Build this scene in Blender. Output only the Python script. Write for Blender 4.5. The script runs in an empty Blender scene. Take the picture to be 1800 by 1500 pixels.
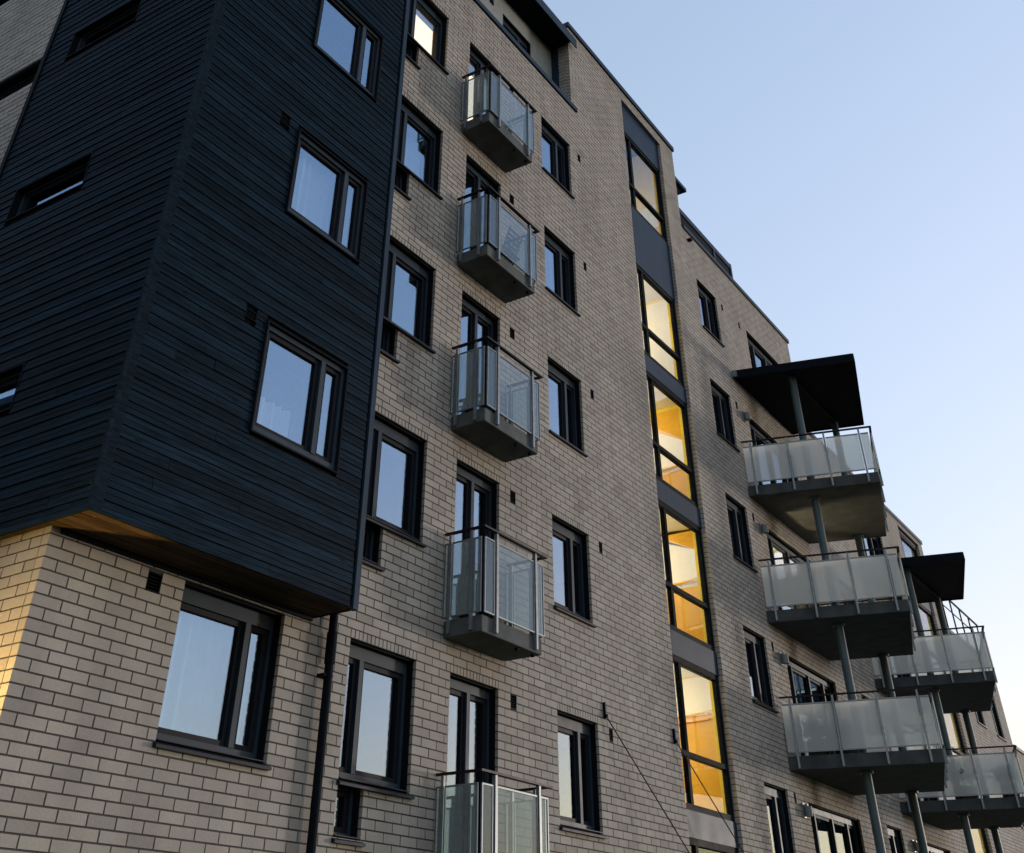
import bpy, math, random
from mathutils import Matrix, Vector
R = math.radians
rnd = random.Random(7)
sc = bpy.context.scene
COL = sc.collection

# ------------------------------------------------------------------ camera
CR, CD, CF = (0.5416103, -0.84062454, -0.00294454), (0.53183707, 0.34536847, -0.7732205), (0.65100508, 0.41721818, 0.63413042)
CO = (0.0, -8.84, 1.65)
cd = bpy.data.cameras.new('camera')
cam = bpy.data.objects.new('camera', cd)
COL.objects.link(cam)
cam.matrix_world = Matrix(((CR[0], -CD[0], -CF[0], CO[0]), (CR[1], -CD[1], -CF[1], CO[1]), (CR[2], -CD[2], -CF[2], CO[2]), (0, 0, 0, 1)))
cd.sensor_width = 36.0
cd.lens = 36.84
cd.shift_y = -0.2778
cd.clip_end = 5000
sc.camera = cam

# ------------------------------------------------------------------ sky, sun, exposure
SUN_ROT, SUN_EL = 115, 3
w = bpy.data.worlds.new('World')
sc.world = w
w.use_nodes = True
nt = w.node_tree
sky = nt.nodes.new('ShaderNodeTexSky')
sky.sky_type = 'NISHITA'
sky.sun_disc = False
sky.sun_elevation = R(SUN_EL)
sky.sun_rotation = R(SUN_ROT)
sky.air_density = 1.5
sky.dust_density = 1.0
sky.ozone_density = 3.0
gam = nt.nodes.new('ShaderNodeGamma')
gam.inputs['Gamma'].default_value = 0.5
mul = nt.nodes.new('ShaderNodeMix')
mul.data_type = 'RGBA'
mul.blend_type = 'MULTIPLY'
mul.inputs[0].default_value = 1.0
mul.inputs[7].default_value = (1.48, 1.40, 1.52, 1)
nt.links.new(sky.outputs[0], gam.inputs[0])
nt.links.new(gam.outputs[0], mul.inputs[6])
nt.links.new(mul.outputs[2], nt.nodes['Background'].inputs[0])
nt.nodes['Background'].inputs[1].default_value = 0.15
sd = bpy.data.lights.new('sun', 'SUN')
sd.energy = 0.36
sd.angle = R(5)
sd.color = (1.0, 0.93, 0.86)
sun = bpy.data.objects.new('sun', sd)
COL.objects.link(sun)
sdir = Vector((math.sin(R(SUN_ROT)) * math.cos(R(SUN_EL - 1.2)), math.cos(R(SUN_ROT)) * math.cos(R(SUN_EL - 1.2)), math.sin(R(SUN_EL - 1.2))))
sun.rotation_euler = sdir.to_track_quat('Z', 'Y').to_euler()
sun.location = (40, -40, 40)
vs = sc.view_settings
vs.view_transform = 'Standard'
vs.look = 'None'
vs.exposure = 1.97
vs.gamma = 1.0
vs.use_curve_mapping = False
sc.cycles.max_bounces = 8
sc.cycles.transparent_max_bounces = 16
sc.cycles.caustics_reflective = False
sc.cycles.caustics_refractive = False
sc.cycles.sample_clamp_indirect = 4.0


def proj(x, y, z):
    d = (x - CO[0], y - CO[1], z - CO[2])
    a = sum(CR[i] * d[i] for i in range(3))
    b = sum(CD[i] * d[i] for i in range(3))
    c = sum(CF[i] * d[i] for i in range(3))
    if c < 0.1:
        return None
    return 900 + 1842 * a / c, 250 + 1842 * b / c


# ------------------------------------------------------------------ materials
def mat(name):
    m = bpy.data.materials.new(name)
    m.use_nodes = True
    return m, m.node_tree, m.node_tree.nodes['Principled BSDF']


def plain(name, col, rough=0.6, metal=0.0, var=0.12, scale=6.0, bump=0.0, spec=0.5):
    m, t, b = mat(name)
    b.inputs['Roughness'].default_value = rough
    b.inputs['Metallic'].default_value = metal
    b.inputs['Specular IOR Level'].default_value = spec
    tc = t.nodes.new('ShaderNodeTexCoord')
    n = t.nodes.new('ShaderNodeTexNoise')
    n.inputs['Scale'].default_value = scale
    n.inputs['Detail'].default_value = 6
    t.links.new(tc.outputs['Object'], n.inputs['Vector'])
    r = t.nodes.new('ShaderNodeValToRGB')
    r.color_ramp.elements[0].position = 0.3
    r.color_ramp.elements[1].position = 0.7
    r.color_ramp.elements[0].color = tuple(c * (1 - var) for c in col) + (1,)
    r.color_ramp.elements[1].color = tuple(min(1, c * (1 + var)) for c in col) + (1,)
    t.links.new(n.outputs['Fac'], r.inputs[0])
    t.links.new(r.outputs[0], b.inputs['Base Color'])
    rr = t.nodes.new('ShaderNodeMapRange')
    rr.inputs[3].default_value = max(0.02, rough - 0.1)
    rr.inputs[4].default_value = min(1, rough + 0.1)
    t.links.new(n.outputs['Fac'], rr.inputs[0])
    t.links.new(rr.outputs[0], b.inputs['Roughness'])
    if bump:
        bp = t.nodes.new('ShaderNodeBump')
        bp.inputs['Strength'].default_value = bump
        bp.inputs['Distance'].default_value = 0.01
        n2 = t.nodes.new('ShaderNodeTexNoise')
        n2.inputs['Scale'].default_value = scale * 12
        n2.inputs['Detail'].default_value = 4
        t.links.new(tc.outputs['Object'], n2.inputs['Vector'])
        t.links.new(n2.outputs['Fac'], bp.inputs['Height'])
        t.links.new(bp.outputs[0], b.inputs['Normal'])
    return m


BRICK_LO, BRICK_MID, BRICK_HI = (0.315, 0.277, 0.242), (0.385, 0.34, 0.296), (0.44, 0.395, 0.342)


def brick_mat(name, single):
    m, t, b = mat(name)
    b.inputs['Roughness'].default_value = 0.85
    b.inputs['Specular IOR Level'].default_value = 0.25
    if single:
        s = t.nodes.new('ShaderNodeObjectInfo')
        src = s.outputs['Random']
    else:
        s = t.nodes.new('ShaderNodeAttribute')
        s.attribute_name = 'tint'
        src = s.outputs['Fac']
    r = t.nodes.new('ShaderNodeValToRGB')
    e = r.color_ramp.elements
    e[0].position = 0.0
    e[0].color = BRICK_LO + (1,)
    e[1].position = 1.0
    e[1].color = BRICK_HI + (1,)
    k = e.new(0.18)
    k.color = BRICK_MID + (1,)
    k = e.new(0.85)
    k.color = (0.405, 0.36, 0.313, 1)
    t.links.new(src, r.inputs[0])
    g = t.nodes.new('ShaderNodeNewGeometry')
    n = t.nodes.new('ShaderNodeTexNoise')
    n.inputs['Scale'].default_value = 0.55
    n.inputs['Detail'].default_value = 7
    n.inputs['Roughness'].default_value = 0.62
    t.links.new(g.outputs['Position'], n.inputs['Vector'])
    mr = t.nodes.new('ShaderNodeMapRange')
    mr.inputs[1].default_value = 0.32
    mr.inputs[2].default_value = 0.68
    mr.inputs[3].default_value = 0.88
    mr.inputs[4].default_value = 1.1
    t.links.new(n.outputs['Fac'], mr.inputs[0])
    n3 = t.nodes.new('ShaderNodeTexNoise')
    n3.inputs['Scale'].default_value = 38
    n3.inputs['Detail'].default_value = 5
    t.links.new(g.outputs['Position'], n3.inputs['Vector'])
    mr3 = t.nodes.new('ShaderNodeMapRange')
    mr3.inputs[3].default_value = 0.86
    mr3.inputs[4].default_value = 1.12
    t.links.new(n3.outputs['Fac'], mr3.inputs[0])
    mps = t.nodes.new('ShaderNodeMapping')
    mps.inputs['Scale'].default_value = (2.6, 2.6, 0.22)
    t.links.new(g.outputs['Position'], mps.inputs[0])
    ns = t.nodes.new('ShaderNodeTexNoise')
    ns.inputs['Scale'].default_value = 1.0
    ns.inputs['Detail'].default_value = 5
    t.links.new(mps.outputs[0], ns.inputs['Vector'])
    mrs = t.nodes.new('ShaderNodeMapRange')
    mrs.inputs[1].default_value = 0.35
    mrs.inputs[2].default_value = 0.6
    mrs.inputs[3].default_value = 0.91
    mrs.inputs[4].default_value = 1.04
    t.links.new(ns.outputs['Fac'], mrs.inputs[0])
    ms = t.nodes.new('ShaderNodeMath')
    ms.operation = 'MULTIPLY'
    t.links.new(mr.outputs[0], ms.inputs[0])
    t.links.new(mrs.outputs[0], ms.inputs[1])
    mm = t.nodes.new('ShaderNodeMath')
    mm.operation = 'MULTIPLY'
    t.links.new(ms.outputs[0], mm.inputs[0])
    t.links.new(mr3.outputs[0], mm.inputs[1])
    v = t.nodes.new('ShaderNodeVectorMath')
    v.operation = 'SCALE'
    t.links.new(r.outputs[0], v.inputs[0])
    t.links.new(mm.outputs[0], v.inputs['Scale'])
    t.links.new(v.outputs[0], b.inputs['Base Color'])
    bp = t.nodes.new('ShaderNodeBump')
    bp.inputs['Strength'].default_value = 0.5
    bp.inputs['Distance'].default_value = 0.006
    t.links.new(n3.outputs['Fac'], bp.inputs['Height'])
    t.links.new(bp.outputs[0], b.inputs['Normal'])
    return m


def timber_mat(name, lo, hi, axis, rough=0.6, object_var=True):
    """stained boards: grain stretched along the board's run (axis 0 = x, 1 = y)"""
    m, t, b = mat(name)
    b.inputs['Roughness'].default_value = rough
    b.inputs['Specular IOR Level'].default_value = 0.04
    g = t.nodes.new('ShaderNodeNewGeometry')
    oi = t.nodes.new('ShaderNodeObjectInfo')
    sh = t.nodes.new('ShaderNodeVectorMath')
    sh.operation = 'SCALE'
    comb = t.nodes.new('ShaderNodeCombineXYZ')
    for i in range(3):
        comb.inputs[i].default_value = 31.0
    t.links.new(comb.outputs[0], sh.inputs[0])
    t.links.new(oi.outputs['Random'], sh.inputs['Scale'])
    ad = t.nodes.new('ShaderNodeVectorMath')
    ad.operation = 'ADD'
    t.links.new(g.outputs['Position'], ad.inputs[0])
    t.links.new(sh.outputs[0], ad.inputs[1])
    mp = t.nodes.new('ShaderNodeMapping')
    mp.inputs['Scale'].default_value = (1.6, 26, 26) if axis == 0 else (26, 1.6, 26)
    t.links.new(ad.outputs[0], mp.inputs[0])
    n = t.nodes.new('ShaderNodeTexNoise')
    n.inputs['Scale'].default_value = 1.0
    n.inputs['Detail'].default_value = 6
    n.inputs['Roughness'].default_value = 0.65
    n.inputs['Distortion'].default_value = 0.6
    t.links.new(mp.outputs[0], n.inputs['Vector'])
    mp2 = t.nodes.new('ShaderNodeMapping')
    mp2.inputs['Scale'].default_value = (2.4, 7, 7) if axis == 0 else (7, 2.4, 7)
    t.links.new(ad.outputs[0], mp2.inputs[0])
    kn = t.nodes.new('ShaderNodeTexVoronoi')
    kn.inputs['Scale'].default_value = 1.0
    t.links.new(mp2.outputs[0], kn.inputs['Vector'])
    kr = t.nodes.new('ShaderNodeMapRange')
    kr.inputs[1].default_value = 0.04
    kr.inputs[2].default_value = 0.16
    kr.inputs[3].default_value = 0.25
    kr.inputs[4].default_value = 1.0
    t.links.new(kn.outputs['Distance'], kr.inputs[0])
    r = t.nodes.new('ShaderNodeValToRGB')
    r.color_ramp.elements[0].position = 0.32
    r.color_ramp.elements[1].position = 0.68
    r.color_ramp.elements[0].color = lo + (1,)
    r.color_ramp.elements[1].color = hi + (1,)
    t.links.new(n.outputs['Fac'], r.inputs[0])
    orr = t.nodes.new('ShaderNodeMapRange')
    orr.inputs[3].default_value = 0.7
    orr.inputs[4].default_value = 1.35
    t.links.new(oi.outputs['Random'], orr.inputs[0])
    mm = t.nodes.new('ShaderNodeMath')
    mm.operation = 'MULTIPLY'
    t.links.new(orr.outputs[0], mm.inputs[0])
    t.links.new(kr.outputs[0], mm.inputs[1])
    v = t.nodes.new('ShaderNodeVectorMath')
    v.operation = 'SCALE'
    t.links.new(r.outputs[0], v.inputs[0])
    t.links.new(mm.outputs[0], v.inputs['Scale'])
    t.links.new(v.outputs[0], b.inputs['Base Color'])
    bp = t.nodes.new('ShaderNodeBump')
    bp.inputs['Strength'].default_value = 0.9
    bp.inputs['Distance'].default_value = 0.014
    t.links.new(n.outputs['Fac'], bp.inputs['Height'])
    t.links.new(bp.outputs[0], b.inputs['Normal'])
    return m


def schlick(t, f0, k=0.9):
    """reflectance that is the same from either side of a pane"""
    ge = t.nodes.new('ShaderNodeNewGeometry')
    d = t.nodes.new('ShaderNodeVectorMath')
    d.operation = 'DOT_PRODUCT'
    t.links.new(ge.outputs['Incoming'], d.inputs[0])
    t.links.new(ge.outputs['Normal'], d.inputs[1])
    prev = d.outputs['Value']
    for op, v in (('ABSOLUTE', None), ('SUBTRACT', 1.0), ('POWER', 5.0), ('MULTIPLY_ADD', k)):
        n = t.nodes.new('ShaderNodeMath')
        n.operation = op
        if op == 'SUBTRACT':
            n.inputs[0].default_value = v
            t.links.new(prev, n.inputs[1])
        else:
            t.links.new(prev, n.inputs[0])
            if v is not None:
                n.inputs[1].default_value = v
            if op == 'MULTIPLY_ADD':
                n.inputs[2].default_value = f0
        n.use_clamp = op != 'ABSOLUTE'
        prev = n.outputs[0]
    return prev


def glass_mat(name, tint, ior, film=0.0, rough=0.0, filmcol=(0.8, 0.85, 0.86), wav=0.006, k=0.9):
    """pane: Fresnel mirror over see-through, with an optional pale film"""
    m, t, b = mat(name)
    t.nodes.remove(b)
    out = t.nodes['Material Output']
    tr = t.nodes.new('ShaderNodeBsdfTransparent')
    tr.inputs[0].default_value = tint + (1,)
    gl = t.nodes.new('ShaderNodeBsdfGlossy')
    gl.inputs['Color'].default_value = (0.53, 0.75, 1.0, 1)
    gl.inputs['Roughness'].default_value = rough
    fr = schlick(t, ior, k)
    tc = t.nodes.new('ShaderNodeNewGeometry')
    n = t.nodes.new('ShaderNodeTexNoise')
    n.inputs['Scale'].default_value = 0.9
    n.inputs['Detail'].default_value = 1
    t.links.new(tc.outputs['Position'], n.inputs['Vector'])
    bp = t.nodes.new('ShaderNodeBump')
    bp.inputs['Strength'].default_value = wav
    bp.inputs['Distance'].default_value = 0.3
    t.links.new(n.outputs['Fac'], bp.inputs['Height'])
    if wav:
        t.links.new(bp.outputs[0], gl.inputs['Normal'])
    base = tr.outputs[0]
    if film:
        df = t.nodes.new('ShaderNodeBsdfDiffuse')
        df.inputs[0].default_value = filmcol + (1,)
        tl = t.nodes.new('ShaderNodeBsdfTranslucent')
        tl.inputs[0].default_value = filmcol + (1,)
        a = t.nodes.new('ShaderNodeMixShader')
        a.inputs[0].default_value = 0.5
        t.links.new(df.outputs[0], a.inputs[1])
        t.links.new(tl.outputs[0], a.inputs[2])
        c = t.nodes.new('ShaderNodeMixShader')
        c.inputs[0].default_value = film
        t.links.new(tr.outputs[0], c.inputs[1])
        t.links.new(a.outputs[0], c.inputs[2])
        base = c.outputs[0]
    mx = t.nodes.new('ShaderNodeMixShader')
    t.links.new(fr, mx.inputs[0])
    t.links.new(base, mx.inputs[1])
    t.links.new(gl.outputs[0], mx.inputs[2])
    t.links.new(mx.outputs[0], out.inputs[0])
    return m


def frosted_mat(name):
    m, t, b = mat(name)
    t.nodes.remove(b)
    out = t.nodes['Material Output']
    rf = t.nodes.new('ShaderNodeBsdfRefraction')
    rf.inputs['Color'].default_value = (0.86, 0.91, 0.89, 1)
    rf.inputs['Roughness'].default_value = 0.33
    rf.inputs['IOR'].default_value = 1.02
    df = t.nodes.new('ShaderNodeBsdfDiffuse')
    df.inputs[0].default_value = (0.88, 0.92, 0.90, 1)
    tl = t.nodes.new('ShaderNodeBsdfTranslucent')
    tl.inputs[0].default_value = (0.92, 0.96, 0.94, 1)
    gl = t.nodes.new('ShaderNodeBsdfGlossy')
    gl.inputs['Roughness'].default_value = 0.25
    a = t.nodes.new('ShaderNodeMixShader')
    a.inputs[0].default_value = 0.55
    t.links.new(df.outputs[0], a.inputs[1])
    t.links.new(tl.outputs[0], a.inputs[2])
    c = t.nodes.new('ShaderNodeMixShader')
    c.inputs[0].default_value = 0.22
    t.links.new(a.outputs[0], c.inputs[1])
    t.links.new(rf.outputs[0], c.inputs[2])
    fr = schlick(t, 0.02)
    mx = t.nodes.new('ShaderNodeMixShader')
    t.links.new(fr, mx.inputs[0])
    t.links.new(c.outputs[0], mx.inputs[1])
    t.links.new(gl.outputs[0], mx.inputs[2])
    ge = t.nodes.new('ShaderNodeNewGeometry')
    tp = t.nodes.new('ShaderNodeBsdfTransparent')
    m2 = t.nodes.new('ShaderNodeMixShader')      # one scattering surface per sheet: the ray leaves the sheet unhindered
    t.links.new(ge.outputs['Backfacing'], m2.inputs[0])
    t.links.new(mx.outputs[0], m2.inputs[1])
    t.links.new(tp.outputs[0], m2.inputs[2])
    t.links.new(m2.outputs[0], out.inputs[0])
    return m


def glow_mat(name, col, strength):
    m, t, b = mat(name)
    b.inputs['Base Color'].default_value = col + (1,)
    b.inputs['Emission Color'].default_value = col + (1,)
    b.inputs['Emission Strength'].default_value = strength
    return m


M = {
    'brick': brick_mat('brick', False),
    'brick1': brick_mat('brick_single', True),
    'mortar': plain('mortar', (0.068, 0.064, 0.06), 0.95, var=0.2, scale=9, bump=0.4),
    'board_x': timber_mat('stained_board_front', (0.0010, 0.0038, 0.0078), (0.0095, 0.0255, 0.043), 0),
    'board_y': timber_mat('stained_board_side', (0.0010, 0.0038, 0.0078), (0.0095, 0.0255, 0.043), 1),
    'soffit': timber_mat('brown_soffit_board', (0.035, 0.022, 0.014), (0.075, 0.048, 0.03), 0),
    'dark_board': timber_mat('dark_canopy_board', (0.006, 0.007, 0.009), (0.016, 0.018, 0.022), 1),
    'bay_core': plain('bay_backing', (0.0015, 0.002, 0.003), 0.9, spec=0.05),
    'black': plain('black_painted_metal', (0.004, 0.006, 0.01), 0.65, var=0.2, spec=0.06),
    'frame': plain('grey_window_frame', (0.022, 0.037, 0.054), 0.5, var=0.12, spec=0.2),
    'sash': plain('dark_sash', (0.007, 0.009, 0.014), 0.6, var=0.15, spec=0.15),
    'reveal': plain('dark_reveal', (0.006, 0.008, 0.012), 0.8, var=0.2, spec=0.08),
    'sill': plain('dark_sill', (0.012, 0.017, 0.025), 0.55, var=0.2, spec=0.2),
    'cap': plain('blue_grey_sheet_metal', (0.018, 0.038, 0.064), 0.55, metal=0.0, var=0.15, spec=0.12),
    'spandrel': plain('blue_grey_panel', (0.008, 0.028, 0.056), 0.5, var=0.06, scale=2, spec=0.12),
    'concrete': plain('stained_concrete', (0.085, 0.092, 0.09), 0.9, var=0.4, scale=3, bump=0.4),
    'concrete_dk': plain('dark_concrete', (0.055, 0.062, 0.064), 0.9, var=0.35, scale=3, bump=0.4),
    'galv': plain('galvanised_steel', (0.21, 0.235, 0.25), 0.45, metal=0.5, var=0.2, scale=14),
    'rail': plain('brown_handrail', (0.014, 0.006, 0.009), 0.5, var=0.15, spec=0.2),
    'column': plain('green_grey_column', (0.045, 0.078, 0.088), 0.5, var=0.15),
    'stucco': plain('pale_render', (0.30, 0.32, 0.30), 0.9, var=0.1),
    'ceiling': plain('white_ceiling', (0.7, 0.69, 0.66), 0.9, var=0.04),
    'room': plain('grey_room_wall', (0.22, 0.21, 0.2), 0.9, var=0.05),
    'glass': glass_mat('window_glass', (0.86, 0.89, 0.90), 0.28, k=0.25),
    'stair_glass': glass_mat('stair_glass', (0.9, 0.93, 0.91), 0.02),
    'film_glass': glass_mat('balcony_glass', (0.8, 0.86, 0.86), 0.04, film=0.13, wav=0.0),
    'frosted': frosted_mat('frosted_glass'),
    'yellow': plain('yellow_stair_wall', (0.84, 0.66, 0.07), 0.8, var=0.05),
    'orange': plain('orange_stair_wall', (0.82, 0.46, 0.05), 0.8, var=0.05),
    'stair_white': plain('white_stair_soffit', (0.8, 0.77, 0.72), 0.85, var=0.03),
    'curtain': plain('white_curtain', (0.72, 0.74, 0.74), 0.9, var=0.05),
    'blind': glow_mat('glowing_blind', (0.95, 0.66, 0.36), 0.8),  # emits by itself, standing for the lit room behind the blind
    'lampglow': glow_mat('lamp_glow', (1.0, 0.82, 0.5), 6.0),
    'ground': plain('asphalt', (0.055, 0.055, 0.055), 0.9, var=0.25, scale=0.4, bump=0.3),
    'lawn': plain('lawn', (0.05, 0.075, 0.03), 0.95, var=0.3, scale=0.7),
    'white_plastic': plain('white_plastic', (0.17, 0.18, 0.17), 0.6, var=0.1),
    'cable': plain('black_cable', (0.012, 0.012, 0.013), 0.5),
    'leaf': plain('dark_leaf', (0.03, 0.055, 0.025), 0.7, var=0.4, scale=20),
    'pot': plain('dark_pot', (0.04, 0.035, 0.03), 0.8),
}


# ------------------------------------------------------------------ mesh helpers
class MB:
    def __init__(s):
        s.v, s.f = [], []

    def box(s, x0, x1, y0, y1, z0, z1):
        b = len(s.v)
        s.v += [(x0, y0, z0), (x1, y0, z0), (x1, y1, z0), (x0, y1, z0), (x0, y0, z1), (x1, y0, z1), (x1, y1, z1), (x0, y1, z1)]
        s.f += [(b, b + 3, b + 2, b + 1), (b + 4, b + 5, b + 6, b + 7), (b, b + 1, b + 5, b + 4), (b + 1, b + 2, b + 6, b + 5), (b + 2, b + 3, b + 7, b + 6), (b + 3, b, b + 4, b + 7)]
        return s

    def hexa(s, pts):
        """eight corners: bottom ring then top ring"""
        b = len(s.v)
        s.v += [tuple(p) for p in pts]
        s.f += [(b, b + 3, b + 2, b + 1), (b + 4, b + 5, b + 6, b + 7), (b, b + 1, b + 5, b + 4), (b + 1, b + 2, b + 6, b + 5), (b + 2, b + 3, b + 7, b + 6), (b + 3, b, b + 4, b + 7)]
        return s

    def prism(s, poly, z0, z1):
        b, n = len(s.v), len(poly)
        s.v += [(x, y, z0) for x, y in poly] + [(x, y, z1) for x, y in poly]
        s.f += [tuple(b + i for i in reversed(range(n))), tuple(b + n + i for i in range(n))]
        s.f += [(b + i, b + (i + 1) % n, b + n + (i + 1) % n, b + n + i) for i in range(n)]
        return s

    def wallbox(s, p, q, th, z0, z1):
        """vertical slab from plan point p to q, thickness th centred"""
        d = Vector((q[0] - p[0], q[1] - p[1]))
        n = Vector((-d.y, d.x)).normalized() * th / 2
        return s.prism([(p[0] - n.x, p[1] - n.y), (q[0] - n.x, q[1] - n.y), (q[0] + n.x, q[1] + n.y), (p[0] + n.x, p[1] + n.y)], z0, z1)

    def tube(s, p, q, r, n=10):
        p, q = Vector(p), Vector(q)
        d = (q - p).normalized()
        a = d.orthogonal().normalized()
        c = d.cross(a)
        b = len(s.v)
        for e in (p, q):
            for i in range(n):
                t = 2 * math.pi * i / n
                s.v.append(tuple(e + (a * math.cos(t) + c * math.sin(t)) * r))
        s.f += [(b + i, b + (i + 1) % n, b + n + (i + 1) % n, b + n + i) for i in range(n)]
        s.f += [tuple(b + i for i in reversed(range(n))), tuple(b + n + i for i in range(n))]
        return s

    def mesh(s, name, m):
        me = bpy.data.meshes.new(name)
        me.from_pydata(s.v, [], s.f)
        me.materials.append(M[m])
        return me

    def build(s, name, m, parent=None, bevel=0.0):
        return obj(name, s.mesh(name, m), parent, bevel=bevel)


def obj(name, me, parent=None, loc=(0, 0, 0), bevel=0.0):
    o = bpy.data.objects.new(name, me)
    COL.objects.link(o)
    o.location = loc
    if parent is not None:
        o.parent = parent
        o.matrix_parent_inverse = Matrix.Translation(-Vector(wloc(parent)))
    if bevel:
        b = o.modifiers.new('bevel', 'BEVEL')
        b.width = bevel
        b.segments = 2
        b.limit_method = 'ANGLE'
    return o


def wloc(o):
    l = Vector(o.location)
    if o.parent is not None:
        l = l + Vector(wloc(o.parent)) + o.matrix_parent_inverse.translation
    return l


def empty(name, loc, parent=None):
    return obj(name, None, parent, loc)


def tag(o, label=None, cat=None, group=None, kind=None):
    for k, v in (('label', label), ('category', cat), ('group', group), ('kind', kind)):
        if v:
            o[k] = v
    return o


# ------------------------------------------------------------------ ground
g = MB()
N = 24
for i in range(N + 1):
    for j in range(N + 1):
        g.v.append((-1500 + 3000 * i / N, -1500 + 3000 * j / N, 0.0))
for i in range(N):
    for j in range(N):
        a = i * (N + 1) + j
        g.f.append((a, a + N + 1, a + N + 2, a + 1))
tag(g.build('ground', 'ground'), kind='structure')
tag(MB().box(-30, 60, -7.0, 0.0, -0.2, 0.12).build('lawn', 'lawn'), kind='structure')

# ------------------------------------------------------------------ dimensions
WT = [5.0 + 2.915 * k for k in range(5)]        # tops of the window rows
CH = 2.915 / 28                                  # course height
BL = 0.313                                       # brick length with joint
JT = 0.016                                       # joint
SLAB = [t - 2.535 for t in WT]                   # balcony slab undersides
XL, X1, X2, X3, X4 = 5.89, 30.15, 42.55, 50.2, 58.0
ROOF = 18.0

# openings on the facade plane: (x0, x1, z0, z1, has rowlock lintel)
OPEN = []
G_OPEN = (7.565, 9.06, 3.54, 5.0)
OPEN.append(G_OPEN + (False,))
for t in WT:
    OPEN.append((10.2, 11.5, t - 1.457, t, True))
    OPEN.append((10.2, 10.655, t - 1.99, t - 1.457, False))
    OPEN.append((12.24, 13.39, t - 2.325, t, True))
    OPEN.append((14.98, 16.215, t - 1.457, t, True))
    OPEN.append((22.94, 24.2, t - 1.457, t, False))
    OPEN.append((13.70, 13.86, t - 0.19, t - 0.005, False))
    OPEN.append((16.57, 16.70, t - 0.18, t - 0.005, False))
    OPEN.append((24.53, 24.66, t - 0.18, t - 0.005, False))
for t in WT[:4]:
    OPEN.append((25.36, 28.72, t - 2.325, t - 0.1, False))
OPEN.append((26.3, 28.9, WT[4] - 1.457, WT[4], False))
OPEN.append((25.72, 25.84, WT[4] - 0.18, WT[4] - 0.005, False))
OPEN.append((7.085, 7.27, 4.785, 4.97, False))
STAIR = (19.2, 21.5, 2.2, 20.32)
OPEN.append(STAIR + (False,))
for t in WT[:3]:
    OPEN.append((30.78, 32.04, t - 1.457, t, False))
    OPEN.append((33.2, 36.56, t - 2.325, t - 0.1, False))
    OPEN.append((44.6, 45.9, t - 1.457, t, False))
    OPEN.append((47.6, 48.9, t - 1.457, t, False))
OPEN.append((34.1, 36.7, WT[3] - 1.457, WT[3], False))
STAIR2 = (39.4, 42.0, 2.2, 14.86)
OPEN.append(STAIR2 + (False,))


def top_at(x):
    if x < 16.4:
        return 17.92
    if x < 22.35:
        return 20.62
    if x < X1:
        return 17.97
    if x < X2:
        return 15.05
    if x < X3:
        return 12.15
    return 9.3


ZB = 5.0 - 44 * CH

# ------------------------------------------------------------------ the buildings as things
bld = tag(empty('apartment_building', (16, 4, 0)), 'tall pale brick apartment block with dark timber bay and lit yellow stairwell', 'building')
bld2 = tag(empty('apartment_building', (36, 4, 0)), 'second brick apartment block, one storey lower, behind the three stacked frosted balconies', 'building')
bld3 = tag(empty('apartment_building', (46, 4, 0)), 'low farthest brick block with roof railing at the right end of the row', 'building')
BOF = lambda x: bld if x < X1 else (bld2 if x < X2 else bld3)


def holes_core(x0, x1, z0, z1, y0, y1, holes, inset=0.003):
    """solid wall cells between x0..x1 with the openings left free"""
    hs = [(a - inset, b + inset, c - inset, d + inset) for a, b, c, d in holes if b > x0 and a < x1]
    xs = sorted({x0, x1} | {v for h in hs for v in h[:2] if x0 < v < x1})
    m = MB()
    for a, b in zip(xs, xs[1:]):
        if b - a < 1e-6:
            continue
        mid = (a + b) / 2
        cuts = sorted((h[2], h[3]) for h in hs if h[0] < mid < h[1])
        z = z0
        for c, d in cuts:
            if c > z:
                m.box(a, b, y0, y1, z, min(c, z1))
            z = max(z, d)
        if z < z1:
            m.box(a, b, y0, y1, z, z1)
    return m


FH = [o[:4] for o in OPEN]
sections = [(XL + 0.004, 16.4, 17.92), (16.412, 22.335, 20.62), (22.335, X1, 17.97), (X1, X2, 15.05), (X2, X3 - 0.012, 12.15), (X3 - 0.012, X4, 9.3)]
core = {}
for bb, secs in ((bld, sections[:3]), (bld2, sections[3:4]), (bld3, sections[4:])):
    m = MB()
    for a, b, zt in secs:
        c = holes_core(a, b, -0.1, zt, 0.009, 0.30, FH)
        o = len(m.v)
        m.v += c.v
        m.f += [tuple(i + o for i in f) for f in c.f]
    core[bb.name] = m.build('wall', 'mortar', bb)
    tag(core[bb.name], 'pale beige brick wall with dark recessed joints')

# left wall, back wall, ends, roofs, floors
LW_OPEN = []      # openings in the side wall (y0, y1, z0, z1)
for z0, z1 in ((6.46, 7.0), (9.40, 9.92), (12.31, 12.84), (15.22, 15.75)):
    LW_OPEN.append((1.1, 2.6, z0, z1))
for t in (12.36, 15.275):
    LW_OPEN.append((3.43, 6.2, t, t + 0.53))
lw = holes_core(0.31, 13.0, -0.1, 17.92, XL + 0.004 + 0.005, XL + 0.3, LW_OPEN)
lw.v = [(y, x, z) for x, y, z in lw.v]
lw.f = [tuple(reversed(f)) for f in lw.f]
lw.build('side_wall', 'mortar', bld)
MB().box(XL + 0.01, 22.35, 13, 13.3, -0.1, 20.4).build('back_wall', 'mortar', bld)
MB().box(22.35, X1, 13, 13.3, -0.1, 17.9).build('back_wall', 'mortar', bld)
MB().box(22.1, 22.349, 0.301, 13, 17.8, 20.6).build('party_wall', 'mortar', bld)
MB().box(X1 - 0.3, X1, 0.301, 13, -0.1, 17.9).build('end_wall', 'mortar', bld)
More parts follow.
